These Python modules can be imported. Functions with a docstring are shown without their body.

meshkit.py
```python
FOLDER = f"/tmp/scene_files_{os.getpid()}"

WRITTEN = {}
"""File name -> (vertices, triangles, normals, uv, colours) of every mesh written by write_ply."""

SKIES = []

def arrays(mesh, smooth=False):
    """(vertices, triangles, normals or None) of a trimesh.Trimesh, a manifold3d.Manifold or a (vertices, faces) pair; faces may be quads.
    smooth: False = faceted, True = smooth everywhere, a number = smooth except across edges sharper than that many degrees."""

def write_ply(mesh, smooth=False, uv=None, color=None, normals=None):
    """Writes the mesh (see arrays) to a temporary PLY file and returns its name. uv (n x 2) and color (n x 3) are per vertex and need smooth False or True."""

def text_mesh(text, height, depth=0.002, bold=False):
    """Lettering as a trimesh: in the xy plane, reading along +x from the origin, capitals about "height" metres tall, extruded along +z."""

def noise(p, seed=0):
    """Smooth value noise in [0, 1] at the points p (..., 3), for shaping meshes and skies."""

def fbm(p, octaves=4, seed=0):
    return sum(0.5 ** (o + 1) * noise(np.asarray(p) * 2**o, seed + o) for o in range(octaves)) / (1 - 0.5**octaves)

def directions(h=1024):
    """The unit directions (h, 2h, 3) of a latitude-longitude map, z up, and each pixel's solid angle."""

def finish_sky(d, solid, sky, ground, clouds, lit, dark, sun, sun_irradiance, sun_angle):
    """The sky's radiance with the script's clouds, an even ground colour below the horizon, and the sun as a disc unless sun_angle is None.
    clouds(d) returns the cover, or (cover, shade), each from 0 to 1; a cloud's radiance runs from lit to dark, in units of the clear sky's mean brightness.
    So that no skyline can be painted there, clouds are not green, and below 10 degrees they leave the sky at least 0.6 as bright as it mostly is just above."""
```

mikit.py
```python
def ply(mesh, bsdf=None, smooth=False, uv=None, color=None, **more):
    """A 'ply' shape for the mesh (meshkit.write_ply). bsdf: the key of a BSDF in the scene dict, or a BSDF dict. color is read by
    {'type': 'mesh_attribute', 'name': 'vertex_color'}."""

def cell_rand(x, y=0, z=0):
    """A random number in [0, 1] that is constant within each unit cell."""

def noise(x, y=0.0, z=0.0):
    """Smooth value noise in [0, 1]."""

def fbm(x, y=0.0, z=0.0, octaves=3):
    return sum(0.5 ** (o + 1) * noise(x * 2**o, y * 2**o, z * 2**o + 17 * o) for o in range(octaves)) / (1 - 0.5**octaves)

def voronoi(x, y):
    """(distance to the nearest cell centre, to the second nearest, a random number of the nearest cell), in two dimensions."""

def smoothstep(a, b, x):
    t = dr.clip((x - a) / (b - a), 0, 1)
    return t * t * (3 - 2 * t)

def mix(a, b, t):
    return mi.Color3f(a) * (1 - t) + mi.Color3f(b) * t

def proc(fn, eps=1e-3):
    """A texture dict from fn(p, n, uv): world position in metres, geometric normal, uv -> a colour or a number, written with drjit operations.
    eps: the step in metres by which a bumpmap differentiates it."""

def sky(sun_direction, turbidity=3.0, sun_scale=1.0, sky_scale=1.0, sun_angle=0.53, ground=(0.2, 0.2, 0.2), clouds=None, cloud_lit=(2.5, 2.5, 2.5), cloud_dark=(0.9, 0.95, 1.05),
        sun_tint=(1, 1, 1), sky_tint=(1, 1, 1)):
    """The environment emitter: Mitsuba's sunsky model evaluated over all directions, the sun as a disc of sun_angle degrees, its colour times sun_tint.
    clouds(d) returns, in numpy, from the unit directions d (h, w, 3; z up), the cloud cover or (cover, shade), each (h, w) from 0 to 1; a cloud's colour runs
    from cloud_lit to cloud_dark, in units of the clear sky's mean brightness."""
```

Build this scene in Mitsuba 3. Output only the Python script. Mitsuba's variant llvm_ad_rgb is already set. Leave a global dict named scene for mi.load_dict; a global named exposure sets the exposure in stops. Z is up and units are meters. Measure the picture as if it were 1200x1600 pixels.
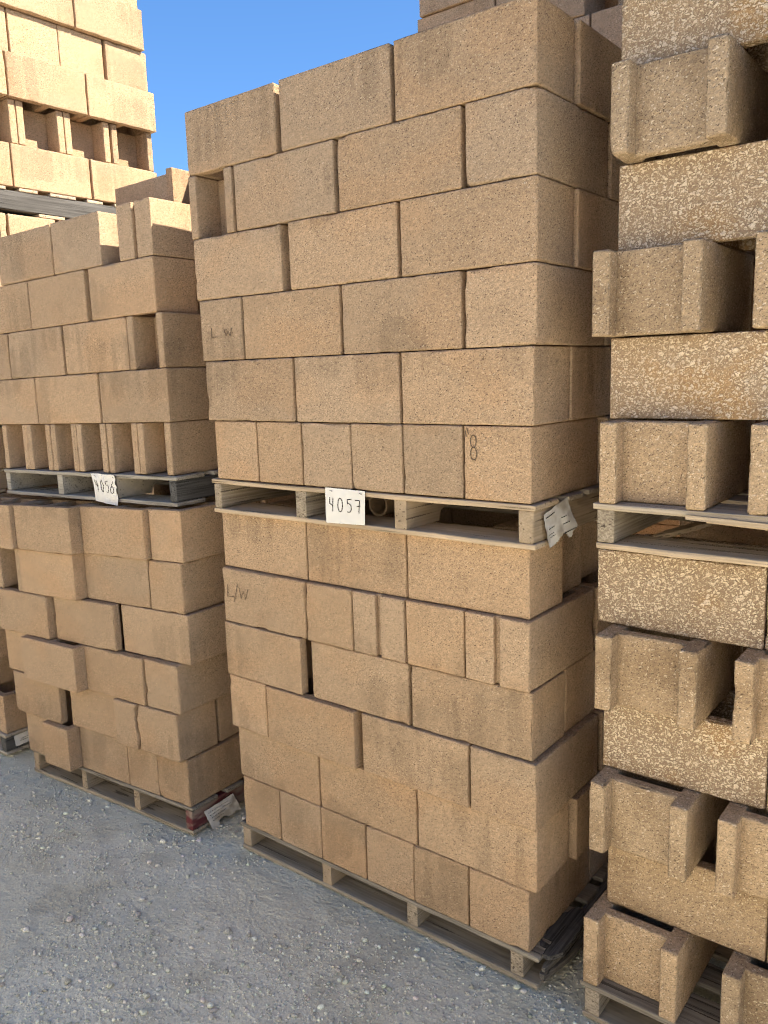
import math
import random

import drjit as dr
import mitsuba as mi
import numpy as np
import trimesh

import meshkit
import mikit
from mikit import cell_rand, fbm, mix, noise, proc, smoothstep, voronoi

T = mi.ScalarTransform4f
scene = {"type": "scene"}
labels = {}

# ------------------------------------------------------------------ camera, sky, exposure
ZB = 1.385                                        # height of the upper tier's blocks of the stack in the middle
EYE = np.array([0.943, -1.793, 0.334 + ZB])
FWD = np.array([-0.61226, 0.77245, -0.16868])
UP = np.array([-0.08045, 0.15137, 0.98520])
scene["camera"] = {
    "type": "perspective", "fov_axis": "y", "fov": math.degrees(2 * math.atan(800 / 1275.5)), "near_clip": 0.05, "far_clip": 3000.0,
    "to_world": T().look_at(origin=EYE.tolist(), target=(EYE + FWD).tolist(), up=UP.tolist()),
}
SUN = (1.0, 0.58, 1.09)                           # behind the row and to the right: the fronts stand in shade
scene["sky"] = mikit.sky(SUN, turbidity=3.0, sky_scale=0.54, sun_tint=(0.93, 1.0, 1.13), sky_tint=(0.58, 0.80, 1.02))
exposure = 3.54

# ------------------------------------------------------------------ materials


def tone(uv):
    return dr.floor(uv.x * 64) / 64, dr.floor(uv.y * 64) / 64


def turned(p, k, o=0.0):
    """The point in a turned and scaled frame, so that the noise lattice never lines up with a face."""
    return (0.62 * p.x + 0.55 * p.y + 0.56 * p.z) * k + o, (-0.71 * p.x + 0.67 * p.y + 0.13 * p.z) * k + o, (-0.31 * p.x - 0.48 * p.y + 0.82 * p.z) * k


def grain(p):
    return 0.50 * noise(*turned(p, 430)) + 0.32 * noise(*turned(p, 240, 7)) + 0.18 * noise(*turned(p, 120, 3))


def pits(p):
    return smoothstep(0.74, 0.86, noise(*turned(p, 340, 31)))


def tan_colour(p, n, uv):
    a, b = tone(uv)
    c = mix((0.379, 0.2755, 0.184), (0.408, 0.282, 0.176), a)
    c = c * (0.91 + 0.17 * b)
    patch = fbm(p.x * 9 + 40 * b, p.y * 9, p.z * 7, octaves=3)
    c = mix(c, c * mi.Color3f(0.93, 0.93, 0.93), smoothstep(0.50, 0.74, patch))
    warm = fbm(p.x * 5 + 17 * a, p.y * 5 + 8, p.z * 6, octaves=2)
    c = mix(c, c * mi.Color3f(1.03, 0.99, 0.95), smoothstep(0.5, 0.7, warm))
    streak = fbm(p.x * 38 + 9 * a, p.y * 38, p.z * 2.2, octaves=2) * smoothstep(0.5, 0.72, noise(p.x * 3 + 11 * b, p.y * 3, p.z * 4 + 5))
    c = c * (1 - 0.17 * smoothstep(0.32, 0.58, streak))
    c = c * (0.42 + 1.16 * grain(p))
    pale = smoothstep(0.78, 0.90, noise(*turned(p, 290, 3)))
    c = mix(c, mi.Color3f(0.66, 0.56, 0.42), 0.6 * pale)
    return c * (1 - 0.62 * pits(p))


def block_height(p, n, uv):
    return -0.0016 * noise(*turned(p, 340, 31)) + 0.0012 * noise(*turned(p, 170)) + 0.0012 * noise(*turned(p, 24))


def face_plane(p, n):
    ax, ay = dr.abs(n.x), dr.abs(n.y)
    side = ax > 0.7
    flat = (ax <= 0.7) & (ay <= 0.7)
    u = dr.select(side, p.y, p.x)
    v = dr.select(flat, p.y, p.z)
    return u, v


def chips(p, n, uv):
    u, v = face_plane(p, n)
    w = noise(u * 170 + 3, v * 170) * 0.9
    w2 = noise(u * 170 + 40, v * 170 + 9) * 0.9
    d1, _, r1 = voronoi((u + 0.35 * v) * 112 + w, (v - 0.25 * u) * 150 + w2)
    d2, _, r2 = voronoi((u - 0.4 * v) * 270 + 17 + w, (v + 0.3 * u) * 270 + w2)
    big = smoothstep(0.44, 0.30, d1) * smoothstep(0.46, 0.66, r1)
    small = smoothstep(0.50, 0.25, d2) * smoothstep(0.48, 0.7, r2)
    return big, small, r1


def speckled_colour(p, n, uv):
    a, b = tone(uv)
    big, small, r = chips(p, n, uv)
    c = mix((0.285, 0.207, 0.138), (0.315, 0.224, 0.143), a) * (0.88 + 0.25 * b)
    c = c * (0.45 + 1.1 * grain(p))
    ochre = smoothstep(0.54, 0.74, fbm(p.x * 5 + 9 * a, p.y * 5, p.z * 6, octaves=3))
    c = mix(c, c * mi.Color3f(1.12, 0.98, 0.74), ochre)
    stone = mix((0.80, 0.69, 0.53), (0.58, 0.46, 0.325), noise(*turned(p, 90)))
    c = mix(c, stone, 0.72 * small)
    return mix(c, stone * (0.8 + 0.4 * noise(*turned(p, 500))), 0.95 * big)


def coarse_colour(p, n, uv):
    a, b = tone(uv)
    c = mix((0.370, 0.277, 0.184), (0.404, 0.289, 0.180), a) * (0.90 + 0.22 * b)
    patch = fbm(p.x * 8 + 13 * b, p.y * 8, p.z * 8, octaves=3)
    c = mix(c, c * mi.Color3f(0.80, 0.78, 0.76), smoothstep(0.5, 0.72, patch))
    c = c * (0.42 + 1.16 * grain(p))
    pale = smoothstep(0.74, 0.86, noise(*turned(p, 260, 3)))
    c = mix(c, mi.Color3f(0.72, 0.62, 0.48), 0.65 * pale)
    return c * (1 - 0.55 * smoothstep(0.72, 0.84, noise(*turned(p, 340, 31))))


def coarse_height(p, n, uv):
    return -0.0022 * noise(*turned(p, 290, 31)) + 0.0020 * noise(*turned(p, 150))


def dark_colour(p, n, uv):
    a, b = tone(uv)
    c = mix((0.17, 0.145, 0.115), (0.26, 0.205, 0.145), grain(p) * 0.7 + 0.3 * a)
    return mix(c, mi.Color3f(0.38, 0.34, 0.29), smoothstep(0.70, 0.8, noise(p.x * 130, p.y * 130, p.z * 130)))


def wood(axis, light, dark, warm):
    def fn(p, n, uv):
        a, b = tone(uv)
        along, q1, q2 = (p.x, p.y, p.z) if axis == "x" else (p.y, p.x, p.z)
        fibre = fbm(along * 5 + 31 * a, q1 * 260 + 17 * b, q2 * 260, octaves=3)
        c = mix(dark, light, smoothstep(0.22, 0.78, fibre) * 0.75 + 0.25 * b)
        c = mix(c, warm, 0.65 * smoothstep(0.45, 0.75, a))
        blot = fbm(along * 7, q1 * 22 + 5 * b, q2 * 22, octaves=3)
        c = c * (0.66 + 0.68 * blot)
        crack = smoothstep(0.74, 0.82, noise(along * 3.5 + 50 * a, q1 * 150, q2 * 150))
        return c * (1 - 0.6 * crack)
    return fn


def wood_height(axis):
    def fn(p, n, uv):
        along, q1, q2 = (p.x, p.y, p.z) if axis == "x" else (p.y, p.x, p.z)
        return 0.0016 * noise(along * 8, q1 * 320, q2 * 320) + 0.001 * noise(along * 30, q1 * 90, q2 * 90)
    return fn


def ground_colour(p, n, uv):
    c = mix((0.560, 0.552, 0.445), (0.635, 0.625, 0.510), fbm(p.x * 2.2, p.y * 2.2, 3, octaves=4))
    dust = smoothstep(0.50, 0.68, fbm(p.x * 3.4 + 20, p.y * 5.2, 0, octaves=4))
    c = mix(c, mi.Color3f(0.675, 0.665, 0.550), 0.75 * dust)
    earth = smoothstep(0.55, 0.72, fbm(p.x * 6 + 3, p.y * 6 + 9, 0, octaves=3))
    c = mix(c, c * mi.Color3f(0.86, 0.85, 0.83), earth)
    g = 0.5 * noise(*turned(p, 210)) + 0.5 * noise(*turned(p, 420, 3))
    return c * (0.70 + 0.60 * g)


def ground_height(p, n, uv):
    return 0.0022 * noise(*turned(p, 260)) + 0.0030 * noise(*turned(p, 110, 4)) + 0.002 * noise(*turned(p, 40, 8))


def diffuse(fn):
    return {"type": "diffuse", "reflectance": proc(fn) if callable(fn) else {"type": "rgb", "value": list(fn)}}


def bumped(fn, height, eps=1.5e-3):
    return {"type": "twosided", "bsdf": {"type": "bumpmap", "arbitrary": proc(height, eps), "scale": 1.0, "bsdf": diffuse(fn)}}


WX, WY = wood_height("x"), wood_height("y")
MATS = {
    "tan_concrete": bumped(tan_colour, block_height),
    "speckled_concrete": bumped(speckled_colour, lambda p, n, uv: 0.0022 * chips(p, n, uv)[0] + 0.0012 * noise(p.x * 200, p.y * 200, p.z * 200)),
    "coarse_concrete": bumped(coarse_colour, coarse_height),
    "dark_concrete": bumped(dark_colour, coarse_height),
    "board_wood": bumped(wood("x", (0.51, 0.435, 0.33), (0.25, 0.205, 0.15), (0.48, 0.36, 0.235)), WX),
    "stringer_wood": bumped(wood("y", (0.41, 0.345, 0.26), (0.18, 0.145, 0.105), (0.39, 0.29, 0.19)), WY),
    "weathered_board_wood": bumped(wood("x", (0.34, 0.305, 0.245), (0.16, 0.140, 0.112), (0.33, 0.27, 0.195)), WX),
    "grey_board_wood": bumped(wood("x", (0.45, 0.415, 0.35), (0.235, 0.21, 0.175), (0.42, 0.36, 0.28)), WX),
    "grey_stringer_wood": bumped(wood("y", (0.135, 0.132, 0.127), (0.042, 0.041, 0.040), (0.115, 0.11, 0.10)), WY),
    "dark_stringer_wood": bumped(wood("y", (0.20, 0.185, 0.165), (0.07, 0.064, 0.058), (0.18, 0.15, 0.115)), WY),
    "red_stringer_wood": bumped(lambda p, n, uv: mix((0.13, 0.040, 0.042), (0.27, 0.20, 0.16), smoothstep(0.40, 0.62, fbm(p.x * 20, p.y * 12, p.z * 30))), WY),
    "ground_gravel": bumped(ground_colour, ground_height),
    "wall_paint": diffuse(lambda p, n, uv: mix((0.74, 0.69, 0.60), (0.80, 0.75, 0.66), fbm(p.x * 2, p.z * 3, 0))),
    "pebble": {"type": "diffuse", "reflectance": {"type": "mesh_attribute", "name": "vertex_color"}},
    "paper": {"type": "twosided", "bsdf": diffuse(lambda p, n, uv: mix((0.76, 0.745, 0.70), (0.64, 0.62, 0.57), fbm(p.x * 14, p.y * 14, p.z * 14)))},
    "old_paper": {"type": "twosided", "bsdf": diffuse(lambda p, n, uv: mix((0.62, 0.60, 0.555), (0.40, 0.36, 0.30), smoothstep(0.5, 0.75, fbm(p.x * 24, p.y * 24, p.z * 24))))},
    "ink": diffuse((0.035, 0.033, 0.032)),
    "pencil": diffuse((0.105, 0.078, 0.055)),
    "cardboard": {"type": "twosided", "bsdf": diffuse((0.30, 0.22, 0.14))},
    "black_film": {"type": "twosided", "bsdf": {"type": "roughplastic", "diffuse_reflectance": {"type": "rgb", "value": [0.03, 0.03, 0.033]}, "alpha": 0.25}},
    "clear_film": {"type": "twosided", "bsdf": {"type": "roughplastic", "diffuse_reflectance": {"type": "rgb", "value": [0.42, 0.43, 0.44]}, "alpha": 0.2}},
}
scene.update(MATS)
RNG = np.random.default_rng(77)

# ------------------------------------------------------------------ entries and labels
COUNT = {}


def key_for(name, parent=None):
    full = f"{parent}__{name}" if parent else name
    k = COUNT.get(full, 0)
    COUNT[full] = k + 1
    return full if k == 0 else f"{full}_{k:03d}"


def put(name, mesh, mat, parent=None, smooth=False, uv=None, color=None):
    key = key_for(name, parent)
    scene[key] = mikit.ply(mesh, mat, smooth=smooth, uv=uv, color=color)
    return key


def tag(key, label, cat=None, group=None, kind=None):
    d = {"label": label}
    if cat:
        d["category"] = cat
    if group:
        d["group"] = group
    if kind:
        d["kind"] = kind
    labels[key] = d
    return key


# ------------------------------------------------------------------ mesh helpers


def lines(crit, fine, near=(0.003, 0.009)):
    crit = sorted(crit)
    out = set()
    for a, b in zip(crit[:-1], crit[1:]):
        out.add(round(a, 5))
        w = b - a
        pts = [a]
        ns = [d for d in near if d < w * 0.34]
        pts += [a + d for d in ns] + [b - d for d in ns[::-1]]
        pts.append(b)
        for p, q in zip(pts[:-1], pts[1:]):
            m = max(1, int(round((q - p) / fine)))
            for i in range(m):
                out.add(round(p + (q - p) * i / m, 5))
    out.add(round(crit[-1], 5))
    return np.array(sorted(out))


def block_mesh(L, W, H, voids=(), seed=0, fine=0.019, round_=0.0015, chip=0.003, rough=0.0005):
    """A concrete block with a corner at the origin: L along x, W along y, H along z; voids are (x0, x1, y0, y1) through its full height."""
    xs = lines({0, L} | {c for v in voids for c in v[:2] if 0 < c < L}, fine)
    ys = lines({0, W} | {c for v in voids for c in v[2:4] if 0 < c < W}, fine)
    zs = lines({0, H}, fine)
    cx, cy = (xs[1:] + xs[:-1]) / 2, (ys[1:] + ys[:-1]) / 2
    solid = np.ones((len(cx), len(cy)), bool)
    for x0, x1, y0, y1 in voids:
        solid &= ~(((cx > x0) & (cx < x1))[:, None] & ((cy > y0) & (cy < y1))[None, :])
    nx, ny, nz = len(xs), len(ys), len(zs)
    vid = lambda i, j, k: (i * ny + j) * nz + k  # noqa: E731
    quads = []
    pad = np.pad(solid, 1)
    for sgn, (dx, dy) in ((1, (1, 0)), (-1, (-1, 0)), (1, (0, 1)), (-1, (0, -1))):
        here = pad[1:-1, 1:-1] & ~pad[1 + dx:pad.shape[0] - 1 + dx, 1 + dy:pad.shape[1] - 1 + dy]
        i, j = np.nonzero(here)
        k = np.arange(nz - 1)
        i, k2 = np.repeat(i, nz - 1), np.tile(k, len(i))
        j = np.repeat(j, nz - 1)
        if dx:
            ii = i + (dx > 0)
            q = [vid(ii, j, k2), vid(ii, j + 1, k2), vid(ii, j + 1, k2 + 1), vid(ii, j, k2 + 1)]
            flip = dx < 0
        else:
            jj = j + (dy > 0)
            q = [vid(i, jj, k2), vid(i, jj, k2 + 1), vid(i + 1, jj, k2 + 1), vid(i + 1, jj, k2)]
            flip = dy < 0
        quads.append(np.stack(q[::-1] if flip else q, 1))
    i, j = np.nonzero(solid)
    for kk, flip in ((nz - 1, False), (0, True)):
        q = [vid(i, j, kk), vid(i + 1, j, kk), vid(i + 1, j + 1, kk), vid(i, j + 1, kk)]
        quads.append(np.stack(q[::-1] if flip else q, 1))
    q = np.vstack(quads)
    used, inv = np.unique(q, return_inverse=True)
    q = inv.reshape(q.shape)
    v = np.stack([xs[used // (ny * nz)], ys[(used // nz) % ny], zs[used % nz]], 1)
    fn = np.cross(v[q[:, 1]] - v[q[:, 0]], v[q[:, 2]] - v[q[:, 0]])
    fn = np.sign(np.round(fn, 9))
    acc = np.zeros_like(v)
    for c in range(4):
        np.add.at(acc, q[:, c], fn)
    acc = np.sign(acc)
    edge = (np.abs(acc).sum(1) > 1.5)
    s = seed * 3.17
    nz1 = meshkit.noise(v * 36 + s, 1)
    nz2 = meshkit.noise(v * 75 + s, 2)
    amt = round_ * (0.5 + nz1) + chip * np.clip((nz2 - 0.55) * 2.6, 0, 1) + chip * 1.2 * np.clip((meshkit.noise(v * 22 + s, 5) - 0.72) * 5, 0, 1)
    v = v - acc * (amt * edge)[:, None] * 0.75
    if fine < 0.03:                                # knocked edges and corners, deep enough to show
        d2 = np.sort(np.concatenate([v, [L, W, H] - v], 1), axis=1)[:, 1]
        bite = np.clip((meshkit.noise(v * 17 + s, 6) - 0.73) * 6, 0, 1) * (0.4 + 0.6 * meshkit.noise(v * 90 + s, 7))
        v = v - acc * (bite * 0.0085 * np.clip(1 - d2 / 0.012, 0, 1))[:, None]
    v = v + np.sign(acc) * ((meshkit.noise(v * 40 + s, 3) - 0.5) * 2 * rough)[:, None] * (~edge)[:, None]
    return v, np.vstack([q[:, [0, 1, 2]], q[:, [0, 2, 3]]])


def box(x0, x1, y0, y1, z0, z1, seed=0, fine=0.06, bow=0.0, wob=0.0012):
    v, f = block_mesh(x1 - x0, y1 - y0, z1 - z0, (), seed, fine, 0.0012, 0.002, 0.0003)
    v = v + (meshkit.noise(v * 9 + seed * 1.7, 4)[:, None] - 0.5) * 2 * wob
    v[:, 2] += bow * np.sin(np.pi * v[:, 0] / max(x1 - x0, 1e-6))
    return v + [x0, y0, z0], f


def joined(parts):
    vs, fs, n = [], [], 0
    for v, f in parts:
        vs.append(v)
        fs.append(f + n)
        n += len(v)
    return np.vstack(vs), np.vstack(fs)


def tube(pts, r=0.0012, sides=6):
    p = np.asarray(pts, float)
    t = np.gradient(p, axis=0)
    t /= np.linalg.norm(t, axis=1, keepdims=True) + 1e-12
    ref = np.where(np.abs(t[:, 1:2]) < 0.9, [[0, 1.0, 0]], [[1.0, 0, 0]])
    a = np.cross(t, ref)
    a /= np.linalg.norm(a, axis=1, keepdims=True)
    b = np.cross(t, a)
    ang = np.arange(sides) * 2 * np.pi / sides
    v = (p[:, None] + r * (np.cos(ang)[None, :, None] * a[:, None] + np.sin(ang)[None, :, None] * b[:, None])).reshape(-1, 3)
    f = []
    n = len(p)
    for i in range(n - 1):
        for j in range(sides):
            k = (j + 1) % sides
            A, B, C, D = i * sides + j, i * sides + k, (i + 1) * sides + k, (i + 1) * sides + j
            f += [[A, B, C], [A, C, D]]
    c0, c1 = len(v), len(v) + 1
    v = np.vstack([v, p[:1], p[-1:]])
    for j in range(sides):
        k = (j + 1) % sides
        f += [[c0, k, j], [c1, (n - 1) * sides + j, (n - 1) * sides + k]]
    return v, np.array(f)


def arc(cx, cz, rx, rz, a0, a1, n=16):
    t = np.radians(np.linspace(a0, a1, n))
    return [(cx + rx * math.cos(x), cz + rz * math.sin(x)) for x in t]


# ------------------------------------------------------------------ frames: each tier has a right front corner, a turn and a lean


class Frame:
    def __init__(self, x, y, z, yaw=0.0, lean=0.0):
        self.x, self.y, self.z, self.c, self.s, self.lean = x, y, z, math.cos(math.radians(yaw)), math.sin(math.radians(yaw)), lean

    def __call__(self, v):
        v = np.asarray(v, float)
        return np.stack([self.x + self.c * v[:, 0] - self.s * v[:, 1], self.y + self.s * v[:, 0] + self.c * v[:, 1], self.z + v[:, 2] + self.lean * v[:, 0]], 1)


PITCH, HB = 0.194, 0.1915
SHELL = 0.034


def voids_for(kind, L, W):
    """L is the block's 16-inch length, along x here; W its width."""
    sh = SHELL
    core = lambda a, b: (a, b, sh, W - sh)  # noqa: E731
    mid = L / 2
    if kind == "open":                             # both ends open, one web in the middle
        return [(-1, mid - 0.10, sh, W - sh), (mid - 0.07, mid + 0.07, sh, W - sh), (mid + 0.10, 9, sh, W - sh)]
    if kind == "sash":
        return [(-1, 0.016, W / 2 - 0.009, W / 2 + 0.009), core(0.045, mid - 0.016), core(mid + 0.016, L - sh)]
    if kind == "flange":
        sh2 = 0.042
        return [(-1, 0.045, sh2, W - sh2), (0.077, mid - 0.016, sh2, W - sh2), (mid + 0.016, L - 0.077, sh2, W - sh2), (L - 0.045, 9, sh2, W - sh2)]
    if kind == "solid":
        return []
    return [core(sh, mid - 0.016), core(mid + 0.016, L - sh)]


SEED = [0]
HIDDEN = []


def make_block(frame, kind, header, u0, u1, w0, w1, z, name, mat, label, group, fine=0.019, chip=0.003, round_=0.0015, twist=None, a=None, b=None, cat="concrete block"):
    SEED[0] += 1
    s = SEED[0]
    du, dw = u1 - u0, w1 - w0
    if header:                                     # its length runs back into the stack
        v, f = block_mesh(dw, du, HB, voids_for(kind, dw, du), s, fine, round_, chip)
        v = np.stack([v[:, 1], v[:, 0], v[:, 2]], 1)
        f = f[:, ::-1]
    else:
        v, f = block_mesh(du, dw, HB, voids_for(kind, du, dw), s, fine, round_, chip)
    c = np.array([du / 2, dw / 2, 0])
    ang = math.radians(RNG.normal(0, 0.22) if twist is None else twist)
    v = v - c
    v = np.stack([v[:, 0] * math.cos(ang) - v[:, 1] * math.sin(ang), v[:, 0] * math.sin(ang) + v[:, 1] * math.cos(ang), v[:, 2]], 1) + c
    v = frame(v + [u0, w0, z])
    if kind == "solid":                            # nothing of it shows: all such blocks are one object
        uv = np.tile(np.floor(RNG.random((1, 2)) * 63) / 64 + 0.5 / 64, (len(v), 1))
        HIDDEN.append((v, f, uv))
        return None
    ra, rb = RNG.random(2)
    uv = np.tile([[(a if a is not None else ra) * 0.98 + 0.008, rb * 0.98 + 0.008]], (len(v), 1))
    uv = np.floor(uv * 64) / 64 + 0.5 / 64
    key = put(name, (v, f), mat, smooth=True, uv=uv)
    tag(key, label, cat, group)
    return key


ORD = ["first", "second", "third", "fourth", "fifth", "sixth", "seventh", "eighth"]


def course_name(i, n):
    return "top course" if i == 0 else "bottom course" if i == n - 1 else f"{ORD[i]} course down"


def place_name(i, n):
    if n == 1:
        return "only block seen"
    return "leftmost" if i == 0 else "rightmost" if i == n - 1 else f"{ORD[i]} from left"


NAMES = {"std": "concrete_block", "sash": "sash_block", "open": "open_end_block", "flange": "flanged_block", "solid": "concrete_block"}
LOOK = {"std": "tan concrete block", "sash": "tan grooved block", "open": "open ended block", "flange": "tan block with recessed end"}


def tier(frame, courses, where, group, depth=1.0, mat="tan_concrete", left=-1.2, hidden=True, fill_top=True, number=4, special=None):
    """courses from the top: (front pieces [(kind, u0, u1, forward)], right side pieces [(w0, w1, out)])."""
    n = len(courses)
    made = {}
    for ci, (front, side) in enumerate(courses):
        z = (n - 1 - ci) * PITCH
        course = course_name(ci, n)
        for pi, piece in enumerate(front):
            kind, u0, u1, fwd = piece[:4]
            opt = piece[4] if len(piece) > 4 else {}
            header = kind in ("H", "G", "O")
            k = {"S": "std", "H": "std", "G": "sash", "O": "open", "P": "open"}[kind]
            dep = 0.396 if header else 0.194
            text = opt.get("label") or f"{LOOK[k]}, {place_name(pi, len(front))} in {course}, {where}"
            key = make_block(frame, k, header, u0, u1, -fwd, -fwd + dep, z, NAMES[k], opt.get("mat", mat), text, group, a=opt.get("a"), twist=opt.get("twist"), chip=opt.get("chip", 0.003))
            made[(ci, pi)] = key
        for si, (w0, w1, out) in enumerate(side):
            lab = f"tan block {ORD[si + 1]} back on right side, {course}, {where}"
            make_block(frame, "std", True, -0.194 + out, out, w0, w1, z, "concrete_block", mat, lab, group)
        if hidden:
            g = f"blocks hidden in the {where}"
            lab = f"tan concrete block hidden from view inside {where}"
            lf = front[0]
            dep = 0.405 if lf[0] in ("H", "G", "O") else 0.205
            back = depth - 0.2
            if fill_top and ci == 0:
                cols = [(left + 0.2 * c, left + 0.2 * c + 0.194) for c in range(5)]
                for c0, c1 in cols:
                    make_block(frame, "solid", True, c0, c1, 0.206, 0.602, z, "concrete_block", mat, lab, g, fine=0.07)
            elif dep < back:
                make_block(frame, "solid", True, left, left + 0.194, dep, min(dep + 0.397, back - 0.005), z, "concrete_block", mat, lab, g, fine=0.07)
            for c in range(3):
                x0 = left + 0.402 * c
                make_block(frame, "solid", False, x0, x0 + (0.396 if c < 2 else 0.2), back, back + 0.194, z, "concrete_block", mat, lab, g, fine=0.07)
    return made


# ------------------------------------------------------------------ pallets


def pallet(frame, z, label, x0, x1, stringers, depth=1.02, h=0.112, board="board_wood", stringer="stringer_wood", outer=None, overhang=0.0, seed=0, front=0.0):
    """Stringers run back, boards run across; z is its underside. Parts: deck_board, bottom_board, stringer."""
    key = key_for("pallet")
    tag(key, label, "pallet", "wooden pallets under the block stacks")
    t = 0.016
    rs = np.random.default_rng(seed + 5)

    def part(name, mesh, mat):
        v, f = mesh
        v = frame(v)
        uv = np.tile((np.floor(rs.random((1, 2)) * 64) + 0.5) / 64, (len(v), 1))
        put(name, (v, f), mat, key, smooth=True, uv=uv)

    for i, (a, b) in enumerate(stringers):
        m = outer if (outer and i == len(stringers) - 1) else stringer
        zz0, zz1 = z + t, z + h - t
        if 0 < i < len(stringers) - 1:              # fork notches cut from below
            from shapely import Polygon
            pr = [(0.0, zz0), (0.16, zz0), (0.17, zz0 + 0.03), (0.19, zz0 + 0.037), (0.37, zz0 + 0.037), (0.39, zz0 + 0.03), (0.40, zz0), (0.62, zz0), (0.63, zz0 + 0.03), (0.65, zz0 + 0.037), (0.83, zz0 + 0.037), (0.85, zz0 + 0.03), (0.86, zz0), (depth, zz0), (depth, zz1), (0, zz1)]
            m3 = trimesh.creation.extrude_polygon(Polygon(pr), b - a, engine="earcut")
            v = np.asarray(m3.vertices)
            v = np.stack([v[:, 2] + a, v[:, 0] + front, v[:, 1]], 1)
            f = np.asarray(m3.faces)
            v2 = frame(v)
            uv = np.tile((np.floor(rs.random((1, 2)) * 64) + 0.5) / 64, (len(v2), 1))
            put("stringer", (v2, f), m, key, smooth=False, uv=uv)
        else:
            part("stringer", box(a, b, front, front + depth, zz0, zz1, seed + i), m)
    ws = [0.135, 0.09, 0.09, 0.135, 0.09, 0.09, 0.135]
    gap = (depth - sum(ws)) / 6
    y = front - 0.003
    for i, w in enumerate(ws):
        part("deck_board", box(x0 - rs.uniform(0, .008), x1 + overhang + rs.uniform(0, .008), y, y + w, z + h - t, z + h - 0.001, seed + 20 + i, bow=rs.uniform(-.002, .001)), board)
        y += w + gap
    for i, (y0, w) in enumerate(((front - 0.002, 0.135), (front + 0.44, 0.135), (front + depth - 0.135, 0.135))):
        part("bottom_board", box(x0, x1 + overhang, y0, y0 + w, z, z + t - 0.001, seed + 40 + i, bow=rs.uniform(-.001, .001)), board)
    return key


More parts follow.
